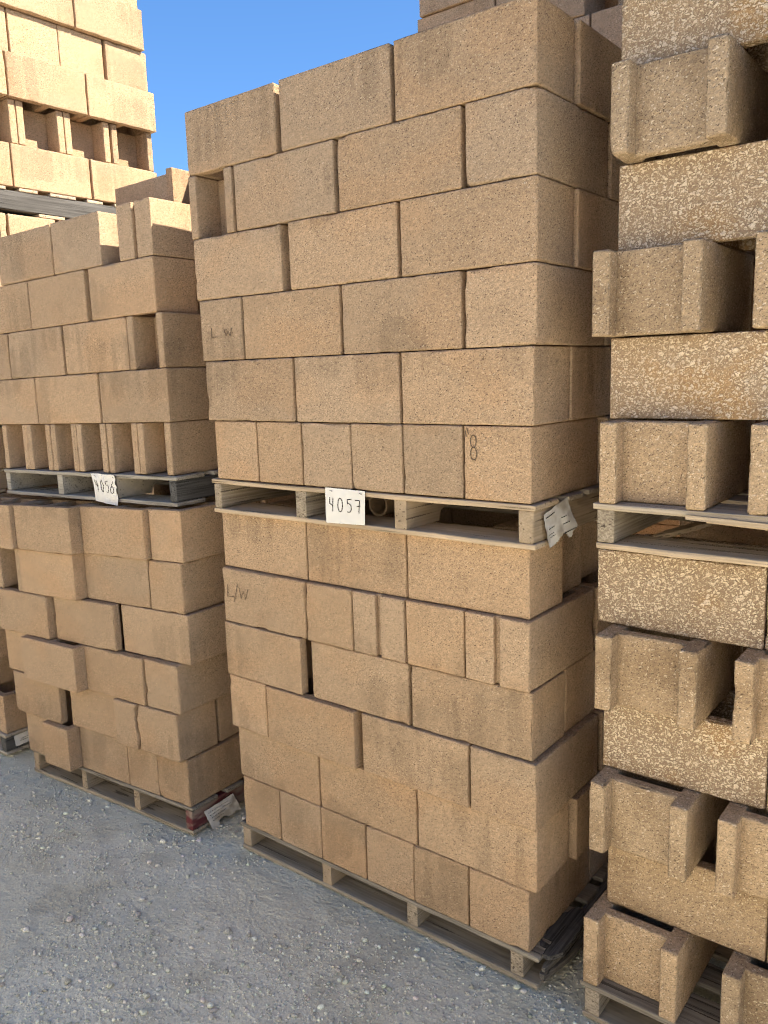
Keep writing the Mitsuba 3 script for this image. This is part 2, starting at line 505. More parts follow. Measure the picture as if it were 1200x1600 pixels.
def paper(name, frame, corners, label, cat, mat, curl=0.006, n=14, axis="front", holes=(), seed=0, thick=0.0004, torn=False):
    """A sheet between four corners (left top, right top, right bottom, left bottom), each (along, out, up)."""
    c = np.array(corners, float)
    g = np.linspace(0, 1, n)
    s, t = np.meshgrid(g, g, indexing="ij")
    s, t = s.ravel(), t.ravel()
    P = (1 - s)[:, None] * ((1 - t)[:, None] * c[0] + t[:, None] * c[3]) + s[:, None] * ((1 - t)[:, None] * c[1] + t[:, None] * c[2])
    out = curl * (0.5 * np.sin(3.1 * s + seed) * t + 0.9 * t ** 2 * (s - 0.3) + (meshkit.noise(np.stack([s * 4, t * 4, s * 0 + seed], 1)) - 0.5) * 0.8)
    P[:, 1] -= np.abs(out) + 0.001
    i, j = np.meshgrid(np.arange(n - 1), np.arange(n - 1), indexing="ij")
    i, j = i.ravel(), j.ravel()
    keep = np.ones(len(i), bool)
    if torn:
        sc, tc = (i + .5) / (n - 1), (j + .5) / (n - 1)
        keep &= tc < 0.93 + 0.14 * (meshkit.noise(np.stack([sc * 7, sc * 0 + seed, sc * 0], 1)) - 0.5) * 2
        for hx, hy, r in holes:
            keep &= (sc - hx) ** 2 + (tc - hy) ** 2 > r * r
    q = np.stack([i * n + j, (i + 1) * n + j, (i + 1) * n + j + 1, i * n + j + 1], 1)[keep]
    back = P + [0, thick, 0]
    v = np.vstack([P, back])
    q = np.vstack([q, q[:, ::-1] + n * n])
    f = np.vstack([q[:, [0, 1, 2]], q[:, [0, 2, 3]]])
    at = lambda a, b: P[int(round(a * (n - 1))) * n + int(round(b * (n - 1)))]  # noqa: E731

    def surf(a, b, lift=0.0006):
        x, y_ = np.clip(a, 0, 1) * (n - 1), np.clip(b, 0, 1) * (n - 1)
        i0, j0 = min(int(x), n - 2), min(int(y_), n - 2)
        fx, fy = x - i0, y_ - j0
        G = lambda p, q_: P[p * n + q_]  # noqa: E731
        r = G(i0, j0) * (1 - fx) * (1 - fy) + G(i0 + 1, j0) * fx * (1 - fy) + G(i0, j0 + 1) * (1 - fx) * fy + G(i0 + 1, j0 + 1) * fx * fy
        return r - [0, lift, 0]

    key = put(name, (frame(v), f), mat, smooth=True)
    tag(key, label, cat)
    return key, surf


DIGITS = {
    "4": [[(0.1, 1.0), (0.05, 0.55), (0.55, 0.42)], [(0.62, 0.98), (0.55, 0.0)]],
    "0": [arc(0.4, 0.5, 0.38, 0.5, 90, 460, 20)],
    "5": [[(0.85, 0.98), (0.2, 0.95), (0.2, 0.62)] + arc(0.4, 0.33, 0.45, 0.32, 100, -120, 12)],
    "7": [[(0.05, 0.95), (0.75, 0.95), (0.65, 0.0)], [(0.35, 0.5), (0.85, 0.55)]],
    "6": [[(0.75, 1.0), (0.3, 0.7)] + arc(0.42, 0.28, 0.36, 0.28, 160, 520, 18)],
}


def number_on(key, frame, surf, text, a0, a1, b0, b1, mat="ink", r=0.0013):
    parts = []
    step = (a1 - a0) / len(text)
    for i, ch in enumerate(text):
        for stroke in DIGITS[ch]:
            st = np.array(stroke)
            seg = []
            for p, q in zip(st[:-1], st[1:]):
                for t in np.linspace(0, 1, 5)[:-1]:
                    seg.append(p + (q - p) * t)
            seg.append(st[-1])
            pts = [surf(a0 + step * (i + 0.72 * x), b1 - (b1 - b0) * z) for x, z in seg]
            parts.append(tube(frame(np.array(pts)), r))
    k = put("handwriting", joined(parts), mat, key)
    tag(k, f"handwritten number {text} in black marker")


def pencil(key, frame, strokes, y, label, mat="pencil", r=0.0011):
    parts = []
    for st in strokes:
        pts = np.array([(x, y, z) for x, z in st], float)
        if len(pts) == 2:
            pts = np.linspace(pts[0], pts[1], 6)
        pts[:, 1] += 0.0003
        parts.append(tube(frame(pts), r))
    k = put("pencil_marking", joined(parts), mat, key)
    tag(k, label)


# ------------------------------------------------------------------ the ground


def ground_z(x, y):
    def ss(a, b, t):
        t = np.clip((t - a) / (b - a), 0, 1)
        return t * t * (3 - 2 * t)
    p = np.stack([x, y, 0 * x], -1)
    near = np.exp(-np.maximum(0, np.hypot(x + 1, y + .3) - 3) / 4)
    slope = np.interp(x, [-40, -2.75, -2.5, -1.45, -1.15, 40], [-0.072, -0.070, -0.064, -0.031, -0.004, -0.004])
    return slope + (0.014 * (meshkit.fbm(p * 1.4, 4, 3) - 0.5) + 0.010 * (meshkit.fbm(p * 9, 3, 9) - 0.5)) * near - 0.003


def spread(a, b, fine, far, n):
    core = np.arange(a, b + fine / 2, fine)
    g = fine * np.cumsum(1.0 * (far / fine / 12) ** (np.arange(1, n + 1) / n * 1.0))
    g = g / g[-1] * far
    return np.concatenate([(a - g)[::-1], core, b + g])


gx, gy = spread(-3.4, 1.7, 0.016, 400, 34), spread(-1.7, 0.35, 0.016, 400, 34)
GX, GY = np.meshgrid(gx, gy, indexing="ij")
GZ = ground_z(GX, GY)
gv = np.stack([GX.ravel(), GY.ravel(), GZ.ravel()], 1)
ii, jj = np.meshgrid(np.arange(len(gx) - 1), np.arange(len(gy) - 1), indexing="ij")
ny_ = len(gy)
gq = np.stack([ii * ny_ + jj, (ii + 1) * ny_ + jj, (ii + 1) * ny_ + jj + 1, ii * ny_ + jj + 1], -1).reshape(-1, 4)
scene["ground"] = mikit.ply((gv, gq), "ground_gravel", smooth=True)
tag("ground", "grey compacted gravel yard in shade", kind="structure")

# ------------------------------------------------------------------ the stack in the middle: two tiers
CU = Frame(0.0, 0.0, ZB)
WHERE_CU = "upper tier of middle stack"
cu = tier(CU, [
    ([("S", -1.234, -0.836, 0), ("S", -0.814, -0.418, 0, {"twist": 0.6}), ("S", -0.402, 0.003, 0)], [(0.207, 0.603, 0.014), (0.61, 1.0, 0.0)]),
    ([("O", -1.238, -1.036, 0, {"label": "open ended block, leftmost in second course down, upper tier of middle stack", "a": 0.1}), ("S", -1.022, -0.620, 0), ("S", -0.604, -0.204, 0), ("H", -0.190, 0.004, 0)], [(0.405, 0.80, 0.014)]),
    ([("S", -1.232, -0.838, 0), ("S", -0.804, -0.407, 0), ("S", -0.395, 0.004, 0)], [(0.209, 0.605, 0.010), (0.61, 1.0, 0.0)]),
    ([("H", -1.217, -1.021, 0.004), ("S", -1.016, -0.618, 0), ("S", -0.607, -0.209, 0), ("H", -0.198, 0.003, 0)], [(0.405, 0.80, 0.005)]),
    ([("S", -1.208, -0.813, 0.004), ("S", -0.805, -0.413, 0), ("S", -0.404, -0.004, 0)], [(0.202, 0.598, 0.0), (0.605, 1.0, 0.0)]),
    ([("H", -1.185, -0.989, 0), ("H", -0.983, -0.793, 0, {"a": 0.95}), ("H", -0.788, -0.596, 0, {"a": 0.1}), ("H", -0.592, -0.410, 0, {"a": 0.15}), ("H", -0.404, -0.212, 0, {"a": 0.1}), ("H", -0.207, -0.013, 0, {"a": 0.9})], [(0.405, 0.80, 0.012)]),
], WHERE_CU, "blocks stacked above the pallet marked 4057", left=-1.236)
pencil(cu[(3, 0)], CU, [[(-1.160, 0.492), (-1.163, 0.462), (-1.137, 0.462)], [(-1.102, 0.487), (-1.093, 0.463), (-1.083, 0.478), (-1.074, 0.463), (-1.065, 0.487)]], -0.0075, "faint pencilled letters L W")
pencil(cu[(5, 5)], CU, [arc(-0.1760, 0.152, 0.0085, 0.016, 0, 380, 22), arc(-0.1755, 0.120, 0.0095, 0.0165, 0, 380, 22), [(-0.196, 0.187), (-0.190, 0.170)], [(-0.2005, 0.178), (-0.197, 0.163)]], -0.0035, "pencilled figure 8 with inch marks")

CL = Frame(0.0, 0.032, ZB - 0.117 - 6 * PITCH)
WHERE_CL = "lower tier of middle stack"
cl = tier(CL, [
    ([("S", -1.217, -0.822, 0), ("S", -0.817, -0.430, 0), ("S", -0.424, -0.034, 0, {"a": 0.97})], [(0.212, 0.404, -0.075), (0.42, 0.81, -0.10)]),
    ([("S", -1.215, -0.825, 0.016), ("H", -0.820, -0.630, 0.016), ("G", -0.624, -0.430, 0.016), ("H", -0.424, -0.228, 0.014), ("G", -0.222, -0.025, 0.016)], [(0.40, 0.79, -0.02)]),
    ([("P", -1.215, -0.853, 0.020), ("S", -0.812, -0.425, 0.010), ("S", -0.416, -0.022, 0.008)], [(0.202, 0.598, -0.026), (0.605, 1.0, -0.03)]),
    ([("H", -1.211, -1.028, 0.018), ("S", -1.017, -0.630, 0.026), ("S", -0.606, -0.218, 0.016), ("H", -0.211, -0.006, 0.016)], [(0.40, 0.79, 0.0)]),
    ([("S", -1.202, -0.815, 0), ("S", -0.809, -0.417, 0), ("S", -0.411, -0.011, 0)], [(0.206, 0.60, 0.008), (0.607, 1.0, 0.0)]),
    ([("H", -1.195, -1.010, 0), ("H", -1.007, -0.816, 0), ("H", -0.813, -0.622, 0), ("H", -0.619, -0.433, 0), ("H", -0.430, -0.236, 0), ("H", -0.231, -0.036, 0)], [(0.405, 0.80, -0.036)]),
], WHERE_CL, "blocks stacked below the pallet marked 4057", fill_top=False)
zL = lambda z: z + ZB - CL.z  # noqa: E731
pencil(cl[(1, 0)], CL, [[(-1.186, zL(-0.370)), (-1.190, zL(-0.413)), (-1.160, zL(-0.411))], [(-1.136, zL(-0.362)), (-1.157, zL(-0.428))], [(-1.128, zL(-0.374)), (-1.122, zL(-0.413)), (-1.110, zL(-0.385)), (-1.099, zL(-0.412)), (-1.085, zL(-0.374))]], -0.0195, "pencilled letters L/W")

W0 = Frame(0, 0, 0)
pu = pallet(W0, ZB - 0.117, "wooden pallet carrying the number 4057 sheet, between the two middle tiers", -1.213, 0.0, [(-1.209, -1.175), (-0.825, -0.782), (-0.440, -0.399), (-0.048, -0.006)], h=0.1155, seed=1)
pallet(W0, 0.0, "weathered pallet on the gravel under the middle stack, with splintered right side", -1.222, -0.010, [(-1.218, -1.176), (-0.820, -0.782), (-0.463, -0.424), (-0.098, -0.056)], h=0.103, seed=2, front=0.036, board="weathered_board_wood")

sign, surf = paper("number_sheet", W0, [(-0.694, -0.006, ZB + 0.001), (-0.540, -0.006, ZB - 0.001), (-0.541, -0.010, ZB - 0.1), (-0.690, -0.010, ZB - 0.105)], "white paper sheet reading 4057 hanging on the middle pallet", "sign", "paper", curl=0.004, seed=1)
number_on(sign, W0, surf, "4057", 0.10, 0.97, 0.27, 0.66)

# ------------------------------------------------------------------ the stack to the left of it
AU = Frame(-1.462, 0.045, ZB - 0.012, 1.7, 0.021)
WHERE_AU = "upper tier of left stack"
au = tier(AU, [
    ([("S", -1.05, -0.655, 0), ("S", -0.648, -0.342, 0), ("S", -0.62, -0.235, -0.15, {"label": "tan block set back behind the gap in top course, upper tier of left stack"}), ("G", -0.232, -0.042, 0)], []),
    ([("S", -1.25, -0.853, 0), ("S", -0.848, -0.460, 0), ("S", -0.432, -0.044, 0)], [(0.205, 0.60, 0)]),
    ([("S", -1.185, -1.047, 0), ("S", -1.040, -0.648, 0), ("S", -0.630, -0.228, 0), ("O", -0.222, -0.019, 0)], [(0.40, 0.79, 0)]),
    ([("S", -1.262, -0.872, 0), ("S", -0.867, -0.432, 0), ("S", -0.420, -0.019, 0)], [(0.205, 0.60, 0)]),
    ([("O", -1.168, -0.973, 0), ("O", -0.970, -0.792, 0), ("O", -0.789, -0.607, 0), ("O", -0.604, -0.412, 0), ("O", -0.402, -0.214, 0), ("O", -0.211, -0.022, 0)], [(0.40, 0.79, 0)]),
], WHERE_AU, "blocks stacked above the pallet marked 4056", fill_top=False, left=-1.19)
make_block(AU, "std", False, -0.715, -0.325, 0.36, 0.555, 5 * PITCH, "concrete_block", "tan_concrete", "tan concrete block lying in shade on top at the back of the 4056 stack", "loose blocks on top of the 4056 stack")
make_block(AU, "open", True, -0.320, -0.125, 0.31, 0.71, 5 * PITCH, "open_end_block", "tan_concrete", "open-ended tan block with sunlit side, topmost on the 4056 stack", "loose blocks on top of the 4056 stack", twist=2)
for c0 in (-1.19, -0.99, -0.79, -0.59, -0.39, -0.195):
    make_block(AU, "solid", True, c0, c0 + 0.19, 0.40 if c0 < -0.6 or c0 > -0.3 else 0.36, 0.79, 4 * PITCH, "concrete_block", "tan_concrete", f"tan concrete block hidden from view inside {WHERE_AU}", f"blocks hidden in the {WHERE_AU}", fine=0.07)

AL = Frame(-1.391, 0.005, ZB - 1.291, 2.0, 0.038)
WHERE_AL = "lower tier of left stack"
al = tier(AL, [
    ([("S", -1.40, -1.012, 0.085), ("S", -1.004, -0.610, 0.068), ("S", -0.604, -0.208, 0.018), ("H", -0.197, -0.018, 0)], [(0.41, 0.80, 0)]),
    ([("O", -1.232, -1.038, 0.045, {"a": 0.1}), ("S", -1.034, -0.636, 0.05), ("S", -0.630, -0.231, 0.0), ("H", -0.223, -0.034, 0)], [(0.41, 0.80, -0.02)]),
    ([("S", -1.258, -0.860, 0.05), ("P", -0.842, -0.436, 0.025), ("S", -0.414, -0.019, 0)], [(0.205, 0.60, 0)]),
    ([("S", -1.255, -1.062, 0.03), ("S", -1.052, -0.654, 0.075), ("S", -0.650, -0.272, 0.028), ("H", -0.264, -0.073, 0.024)], [(0.425, 0.80, -0.07)]),
    ([("P", -1.215, -0.860, 0.035), ("S", -0.812, -0.472, 0.012)], [(0.182, 0.575, -0.096), (0.582, 0.97, -0.10)]),
    ([("H", -1.180, -0.988, 0.016), ("H", -0.982, -0.790, 0.058), ("S", -0.785, -0.460, 0), ("H", -0.456, -0.270, 0), ("H", -0.266, -0.081, 0)], [(0.405, 0.80, -0.08)]),
], WHERE_AL, "blocks stacked below the pallet marked 4056", fill_top=False, left=-1.19)


def cracked(frame, u0, u1, w0, w1, z, cut):
    """One stretcher split by a jagged crack right through."""
    SEED[0] += 1
    parts = []
    for a, b, s in ((u0, cut - 0.0045, -1), (cut + 0.0045, u1, 1)):
        v, f = block_mesh(b - a, w1 - w0, HB, (), SEED[0] + s, 0.017, 0.0022, 0.004)
        edge = v[:, 0] > (b - a) - 0.006 if s < 0 else v[:, 0] < 0.006
        zz = v[:, 2]
        jag = 0.020 * (meshkit.noise(np.stack([zz * 21, zz * 0, zz * 0], 1), 8) - 0.5) + 0.014 * (meshkit.noise(np.stack([zz * 75, v[:, 1] * 40, zz * 0], 1), 9) - 0.5) + 0.03 * (zz / HB - 0.5) * -0.35
        w = np.clip(1 - ((b - a) - v[:, 0] if s < 0 else v[:, 0]) / 0.05, 0, 1)
        v[:, 0] += jag * w
        if s < 0:
            v[:, 1] -= 0.006
        parts.append((v + [a, w0, z], f))
    v, f = joined(parts)
    key = put("concrete_block", (frame(v), f), "tan_concrete", smooth=True, uv=np.tile([[20.5 / 64, 30.5 / 64]], (len(v), 1)))
    tag(key, "cracked tan block at right corner, second course from bottom, lower tier of left stack", "concrete block", "blocks stacked below the pallet marked 4056")


cracked(AL, -0.468, -0.088, -0.03, 0.164, 1 * PITCH, -0.328)

pallet(AU, -0.135 + 0.022, "grey weathered pallet carrying the number 4056 sheet", -1.172, 0.0, [(-1.166, -1.132), (-0.760, -0.722), (-0.388, -0.352), (-0.042, -0.004)], h=0.112, board="grey_board_wood", stringer="grey_board_wood", outer="grey_stringer_wood", seed=3, front=-0.006)
pallet(AL, -0.113, "weathered pallet on the gravel under the 4056 stack, with a red end stringer", -1.19, -0.075, [(-1.18, -1.14), (-0.80, -0.765), (-0.435, -0.40), (-0.118, -0.08)], h=0.112, seed=4, outer="red_stringer_wood", front=0.0, board="weathered_board_wood")
sign2, surf2 = paper("number_sheet", AU, [(-0.500, -0.012, -0.002), (-0.350, -0.012, -0.006), (-0.337, -0.016, -0.124), (-0.485, -0.016, -0.112)], "white paper sheet reading 4056 hanging on the grey pallet", "sign", "paper", curl=0.02, seed=2)
number_on(sign2, AU, surf2, "4056", 0.12, 0.97, 0.22, 0.62)

# ------------------------------------------------------------------ the speckled stack at the right edge
RU = Frame(0.0, 0.0, ZB + 0.012)
RL = Frame(0.0, 0.0, ZB - 1.283)


def right_tier(frame, where, offs, group, step):
    for ci in range(6):
        z = (5 - ci) * PITCH
        course = course_name(ci, 6)
        if ci % 2 == 0:
            x0, y0 = 0.148 + offs[ci], 0.119
            for i in range(3):
                a = x0 + 0.4015 * i
                mat = "coarse_concrete" if offs.get("plain") == ci else "speckled_concrete"
                look = "long coarse tan block" if mat[0] == "c" else "long speckled block"
                lab = f"{look}, {place_name(i, 3)} in {course}, {where}"
                make_block(frame, "std", False, a, a + 0.397, y0, y0 + 0.244, z, "speckled_block", mat, lab, group, chip=0.003)
                make_block(frame, "solid", False, a, a + 0.397, y0 + 0.62, y0 + 0.864, z, "speckled_block", "coarse_concrete", f"concrete block hidden at the back of {where}", f"blocks hidden in the {where}", fine=0.07)
        else:
            for i in range(4):
                a = 0.160 + offs[ci] + step.get(ci, 0.325) * i
                mat = "coarse_concrete"
                lab = f"flanged block end, {place_name(i, 4)} in {course}, {where}"
                make_block(frame, "flange", True, a, a + 0.246, 0.026, 0.423, z, "flanged_block", mat, lab, group, chip=0.0042, round_=0.0022, twist=RNG.normal(0, 0.5))
                if i < 3:
                    make_block(frame, "solid", False, 0.15 + 0.4015 * i, 0.547 + 0.4015 * i, 0.66, 0.90, z, "flanged_block", "coarse_concrete", "", "", fine=0.07)


right_tier(RU, "upper tier of right stack", {0: 0.003, 1: 0.006, 2: 0.003, 3: -0.030, 4: -0.010, 5: -0.008}, "blocks on the upper pallet at the right edge", {3: 0.351, 5: 0.337})
right_tier(RL, "lower tier of right stack", {0: -0.035, 1: -0.012, 2: -0.014, 3: -0.020, 4: 0.004, 5: -0.032, "plain": 4}, "blocks on the lower pallet at the right edge", {3: 0.313, 5: 0.350})
pr_ = pallet(RU, -0.112, "weathered pallet with split deck boards under the upper speckled blocks", 0.145, 1.36, [(0.148, 0.190), (0.55, 0.59), (0.93, 0.97), (1.31, 1.352)], h=0.112, seed=6, front=0.03)
pallet(RL, -0.106, "pallet on the gravel under the lower speckled blocks", 0.125, 1.36, [(0.130, 0.172), (0.55, 0.59), (0.93, 0.97), (1.31, 1.352)], h=0.106, seed=7, front=0.03, board="weathered_board_wood")

# ------------------------------------------------------------------ the tall stack behind: its right side is what shows
TX = -2.824
T3 = Frame(TX, 0.0, ZB + 1.228)
GROUP_T = "blocks of the tall sunlit stack at top left"


def side_course(frame, z, pieces, course, where, group, width=0.244):
    for i, (kind, w0, w1, out) in enumerate(pieces):
        lab = {"S": "tan block", "O": "open ended block", "H": "tan block end"}[kind]
        pos = f"{ORD[i]} from left"
        text = f"{lab}, {pos} in {course}, {where}"
        if where in (W1, W2) and i > 0:
            make_block(frame, "solid", True, out - width, out, w0, w1, z, "concrete_block", "tan_concrete", text, group, fine=0.07)
        elif kind == "S":
            make_block(frame, "std", True, out - width, out, w0, w1, z, "concrete_block", "tan_concrete", text, group, a=0.75)
        else:
            # its length runs along x: turn the block so that its end faces right
            SEED[0] += 1
            L = 0.397
            v, f = block_mesh(L, w1 - w0, HB, voids_for("open" if kind == "O" else "std", L, w1 - w0), SEED[0], 0.019, 0.0015, 0.003)
            v = v + [out - L, w0, z]
            uv = np.tile([[0.75, RNG.random() * 0.9]], (len(v), 1))
            uv = np.floor(uv * 64) / 64 + 0.5 / 64
            key = put("open_end_block" if kind == "O" else "concrete_block", (frame(v), f), "tan_concrete", smooth=True, uv=uv)
            tag(key, text, "concrete block", group)


W2 = "middle tier of far left stack"
W1 = "bottom tier of far left stack"
WT = "sunlit tier at top left"
side_course(T3, 5 * PITCH, [("H", 0.30, 0.545, 0), ("H", 0.555, 0.80, 0), ("H", 0.81, 1.055, 0)], "top course", WT, GROUP_T)
side_course(T3, 4 * PITCH, [("S", -0.14, 0.262, 0.026), ("S", 0.266, 0.662, 0.026), ("S", 0.668, 1.056, 0.028)], "second course down", WT, GROUP_T)
side_course(T3, 3 * PITCH, [("H", 0.092, 0.330, 0), ("H", 0.338, 0.582, 0), ("H", 0.584, 0.822, 0), ("H", 0.836, 1.078, 0.006)], "third course down", WT, GROUP_T)
side_course(T3, 2 * PITCH, [("S", -0.112, 0.288, 0.028), ("S", 0.296, 0.692, 0.028), ("S", 0.699, 1.094, 0.03)], "fourth course down", WT, GROUP_T)
side_course(T3, 1 * PITCH, [("O", 0.095, 0.333, 0), ("O", 0.337, 0.572, 0), ("O", 0.576, 0.823, 0), ("O", 0.836, 1.083, 0)], "fifth course down", WT, GROUP_T)
side_course(T3, 0, [("S", -0.112, 0.284, 0.004), ("S", 0.290, 0.690, 0.004), ("S", 0.699, 1.094, 0.008)], "bottom course", WT, GROUP_T)
pallet(T3, -0.12, "grey pallet wrapped in film under the tall sunlit stack", -1.2, 0.0, [(-1.19, -1.15), (-0.8, -0.76), (-0.42, -0.38), (-0.042, 0.0)], h=0.118, depth=1.15, seed=8, front=-0.04, stringer="grey_stringer_wood", outer="grey_stringer_wood")
T2 = Frame(TX, 0.0, ZB - 0.056)
T1 = Frame(TX, -0.01, ZB - 1.335)
W2 = "middle tier of far left stack"
for k in range(6):
    nm = course_name(5 - k, 6)
    if k % 2:
        side_course(T2, k * PITCH, [("O", 0.0, 0.235, 0), ("O", 0.245, 0.48, 0), ("O", 0.5, 0.735, 0), ("O", 0.76, 1.0, 0)], nm, W2, "blocks of the middle tier at the left edge")
    else:
        side_course(T2, k * PITCH, [("S", 0.0, 0.39, 0.0), ("S", 0.4, 0.79, 0.0)], nm, W2, "blocks of the middle tier at the left edge")
W1 = "bottom tier of far left stack"
for k in range(6):
    nm = course_name(5 - k, 6)
    out = {0: 0.0, 1: -0.16, 2: 0.02, 3: 0.01, 4: -0.01, 5: 0.0}[k]
    side_course(T1, k * PITCH, [("S", -0.02, 0.376, out), ("S", 0.382, 0.778, out)], nm, W1, "blocks of the bottom tier at the left edge")
pallet(T2, -0.113, "pallet between the lower two tiers at the left edge", -1.2, -0.01, [(-1.19, -1.15), (-0.8, -0.76), (-0.42, -0.38), (-0.05, -0.012)], h=0.112, seed=9, front=-0.03, outer="stringer_wood")
pallet(T1, -0.108, "grey pallet on the gravel at the left edge with a white label", -1.2, 0.0, [(-1.19, -1.15), (-0.8, -0.76), (-0.42, -0.38), (-0.045, -0.004)], h=0.106, seed=10, front=-0.03, board="grey_board_wood", stringer="grey_stringer_wood")

# ------------------------------------------------------------------ a taller stack in the second row, behind the middle one
B3 = Frame(0.0, 1.42, ZB + 1.675 - 3 * PITCH)
GB = "blocks of the stack in the second row"
WB = "shaded stack behind middle one"
for k in range(6):
    z = k * PITCH
    nm = course_name(5 - k, 6)
    xs_ = [-1.31, -0.91, -0.51, -0.11] if k % 2 == 0 else [-1.31, -0.925, -0.45, -0.05]
    fw = {4: 0.012}.get(k, 0.0)
    if k == 3:
        xs_ = [-1.33, -0.93, -0.445, -0.05]
    for i, x0 in enumerate(xs_):
        back = 0.10 if (k == 3 and i >= 2) else -fw
        make_block(B3, "std" if k > 1 else "solid", False, x0, x0 + 0.392, back, back + 0.194, z, "concrete_block", "tan_concrete", f"tan concrete block, {place_name(i, 4)} in {nm}, {WB}", GB, a=0.25, fine=0.03)
    for i in range(4):
        make_block(B3, "solid", False, -1.31 + 0.402 * i, -0.912 + 0.402 * i, 0.32, 0.514, z, "concrete_block", "tan_concrete", "tan concrete block at the back of the shaded stack, behind its front row", "back blocks of the stack in the second row", fine=0.07, a=0.25)
B4 = Frame(-1.75, 1.5, 0.06)
for k in range(8):
    for i in range(6):
        make_block(B4, "solid", False, -2.4 + 0.402 * i, -2.004 + 0.402 * i, 0, 0.194, k * PITCH, "concrete_block", "tan_concrete", "tan concrete block of the low stacks hidden behind the left stack", "hidden blocks behind the left stack", fine=0.07)
pallet(B3, -0.115, "pallet under the shaded stack in the second row", -1.3, 0.3, [(-1.29, -1.25), (-0.8, -0.76), (-0.3, -0.26), (0.25, 0.29)], h=0.112, seed=11, front=0.0)
for z0, courses in ((0.114, 6), (0.114 + 6 * PITCH + 0.114, 5)):
    B2 = Frame(0.0, 1.42, z0)
    pallet(B2, -0.113, f"hidden {'lower' if z0 < 1 else 'upper'} pallet of the stack in the second row", -1.3, 0.3, [(-1.29, -1.25), (-0.8, -0.76), (-0.3, -0.26), (0.25, 0.29)], h=0.111, seed=31 + courses)
    for k in range(courses):
        for i in range(4):
            x0 = -1.31 + 0.402 * i
            make_block(B2, "solid", False, x0, x0 + 0.395, 0, 0.194, k * PITCH, "concrete_block", "tan_concrete", "tan concrete block low in the second row stack, hidden behind the middle stack", "hidden blocks of the second row stack", fine=0.07)

# ------------------------------------------------------------------ out of view: the right stack's top tier, and the sunlit wall across the aisle
RT = Frame(0.0, 0.0, ZB + 0.012 + 6 * PITCH + 0.114)
for k in range(3):
    for i in range(3):
        for j in range(4):
            make_block(RT, "solid", False, 0.15 + 0.402 * i, 0.547 + 0.402 * i, 0.05 + 0.25 * j, 0.294 + 0.25 * j, k * PITCH, "concrete_block", "coarse_concrete", "block on the topmost pallet of the right-hand stack, above the view", "blocks above the view on the right-hand stack", fine=0.1)
pallet(RT, -0.112, "pallet above the view on the right-hand stack", 0.145, 1.36, [(0.148, 0.19), (0.55, 0.59), (0.93, 0.97), (1.31, 1.352)], h=0.11, seed=12, front=0.03)
wv, wf = box(-9.0, 9.0, -4.05, -3.8, -0.2, 2.7, 77, fine=0.6)
put("yard_wall", (wv, wf), "wall_paint", smooth=True)
tag("yard_wall", "long cream wall across the aisle, behind the viewer and out of view", "wall")
wv, wf = box(-9.0, 9.0, -4.08, -3.77, 2.7, 2.78, 78, fine=0.6)
put("coping", (wv, wf), "wall_paint", "yard_wall", smooth=True)

# ------------------------------------------------------------------ tags, scraps and small things
SIDE = lambda x: (lambda v: np.stack([x - np.asarray(v)[:, 1], np.asarray(v)[:, 0], np.asarray(v)[:, 2]], 1))  # noqa: E731  along = y, out = +x


def print_lines(key, fr, surf, rows, label):
    parts = []
    rs = np.random.default_rng(3)
    for b, a0, a1, r in rows:
        a = a0
        while a < a1:
            w = rs.uniform(0.02, 0.07)
            pts = np.array([surf(x, b) for x in np.linspace(a, min(a + w, a1), 3)])
            parts.append(tube(fr(pts), r, 4))
            a += w + 0.022
    k = put("printed_text", joined(parts), "ink", key)
    tag(k, label)


fr = SIDE(-0.004)
tg, sf = paper("torn_label", fr, [(0.040, -0.004, ZB - 0.032), (0.172, -0.004, ZB - 0.004), (0.215, -0.014, ZB - 0.106), (0.050, -0.012, ZB - 0.118)], "torn crumpled white label on the right side of the pallet marked 4057", "label", "old_paper", curl=0.009, torn=True, seed=5, n=30)
print_lines(tg, fr, sf, [(0.14, 0.06, 0.42, 0.0016), (0.5, 0.1, 0.32, 0.0013), (0.4, 0.6, 0.75, 0.0012), (0.58, 0.6, 0.8, 0.0011), (0.66, 0.1, 0.25, 0.0010), (0.74, 0.1, 0.3, 0.0010), (0.82, 0.5, 0.92, 0.0015)], "small dark print")
fr = SIDE(-1.468)
tg, sf = paper("torn_label", fr, [(0.055, -0.004, ZB - 1.332), (0.205, -0.004, ZB - 1.322), (0.235, -0.016, ZB - 1.408), (0.085, -0.014, ZB - 1.432)], "torn white label with a hole on the red end of a pallet on the gravel", "label", "old_paper", curl=0.010, torn=True, holes=((0.42, 0.80, 0.14),), seed=8, n=30)
print_lines(tg, fr, sf, [(0.16, 0.1, 0.75, 0.0011), (0.28, 0.1, 0.8, 0.0013), (0.42, 0.12, 0.6, 0.0013), (0.54, 0.12, 0.5, 0.0010)], "rows of small dark print")
fr = SIDE(TX + 0.001)
tg, sf = paper("paper_label", fr, [(0.0, -0.002, ZB - 1.356), (0.125, -0.002, ZB - 1.352), (0.125, -0.003, ZB - 1.408), (0.004, -0.003, ZB - 1.412)], "small white label on the grey pallet at the left edge", "label", "paper", curl=0.002, seed=4)
print_lines(tg, fr, sf, [(0.45, 0.25, 0.6, 0.0016), (0.62, 0.2, 0.55, 0.0016)], "dark print")
tg, sf = paper("number_sheet", T2, [(-0.10, -0.04, 0.006), (-0.03, -0.04, 0.0), (-0.026, -0.045, -0.105), (-0.10, -0.045, -0.1)], "white paper sheet cut by the left edge of the view on a pallet", "sign", "paper", curl=0.006, seed=6)

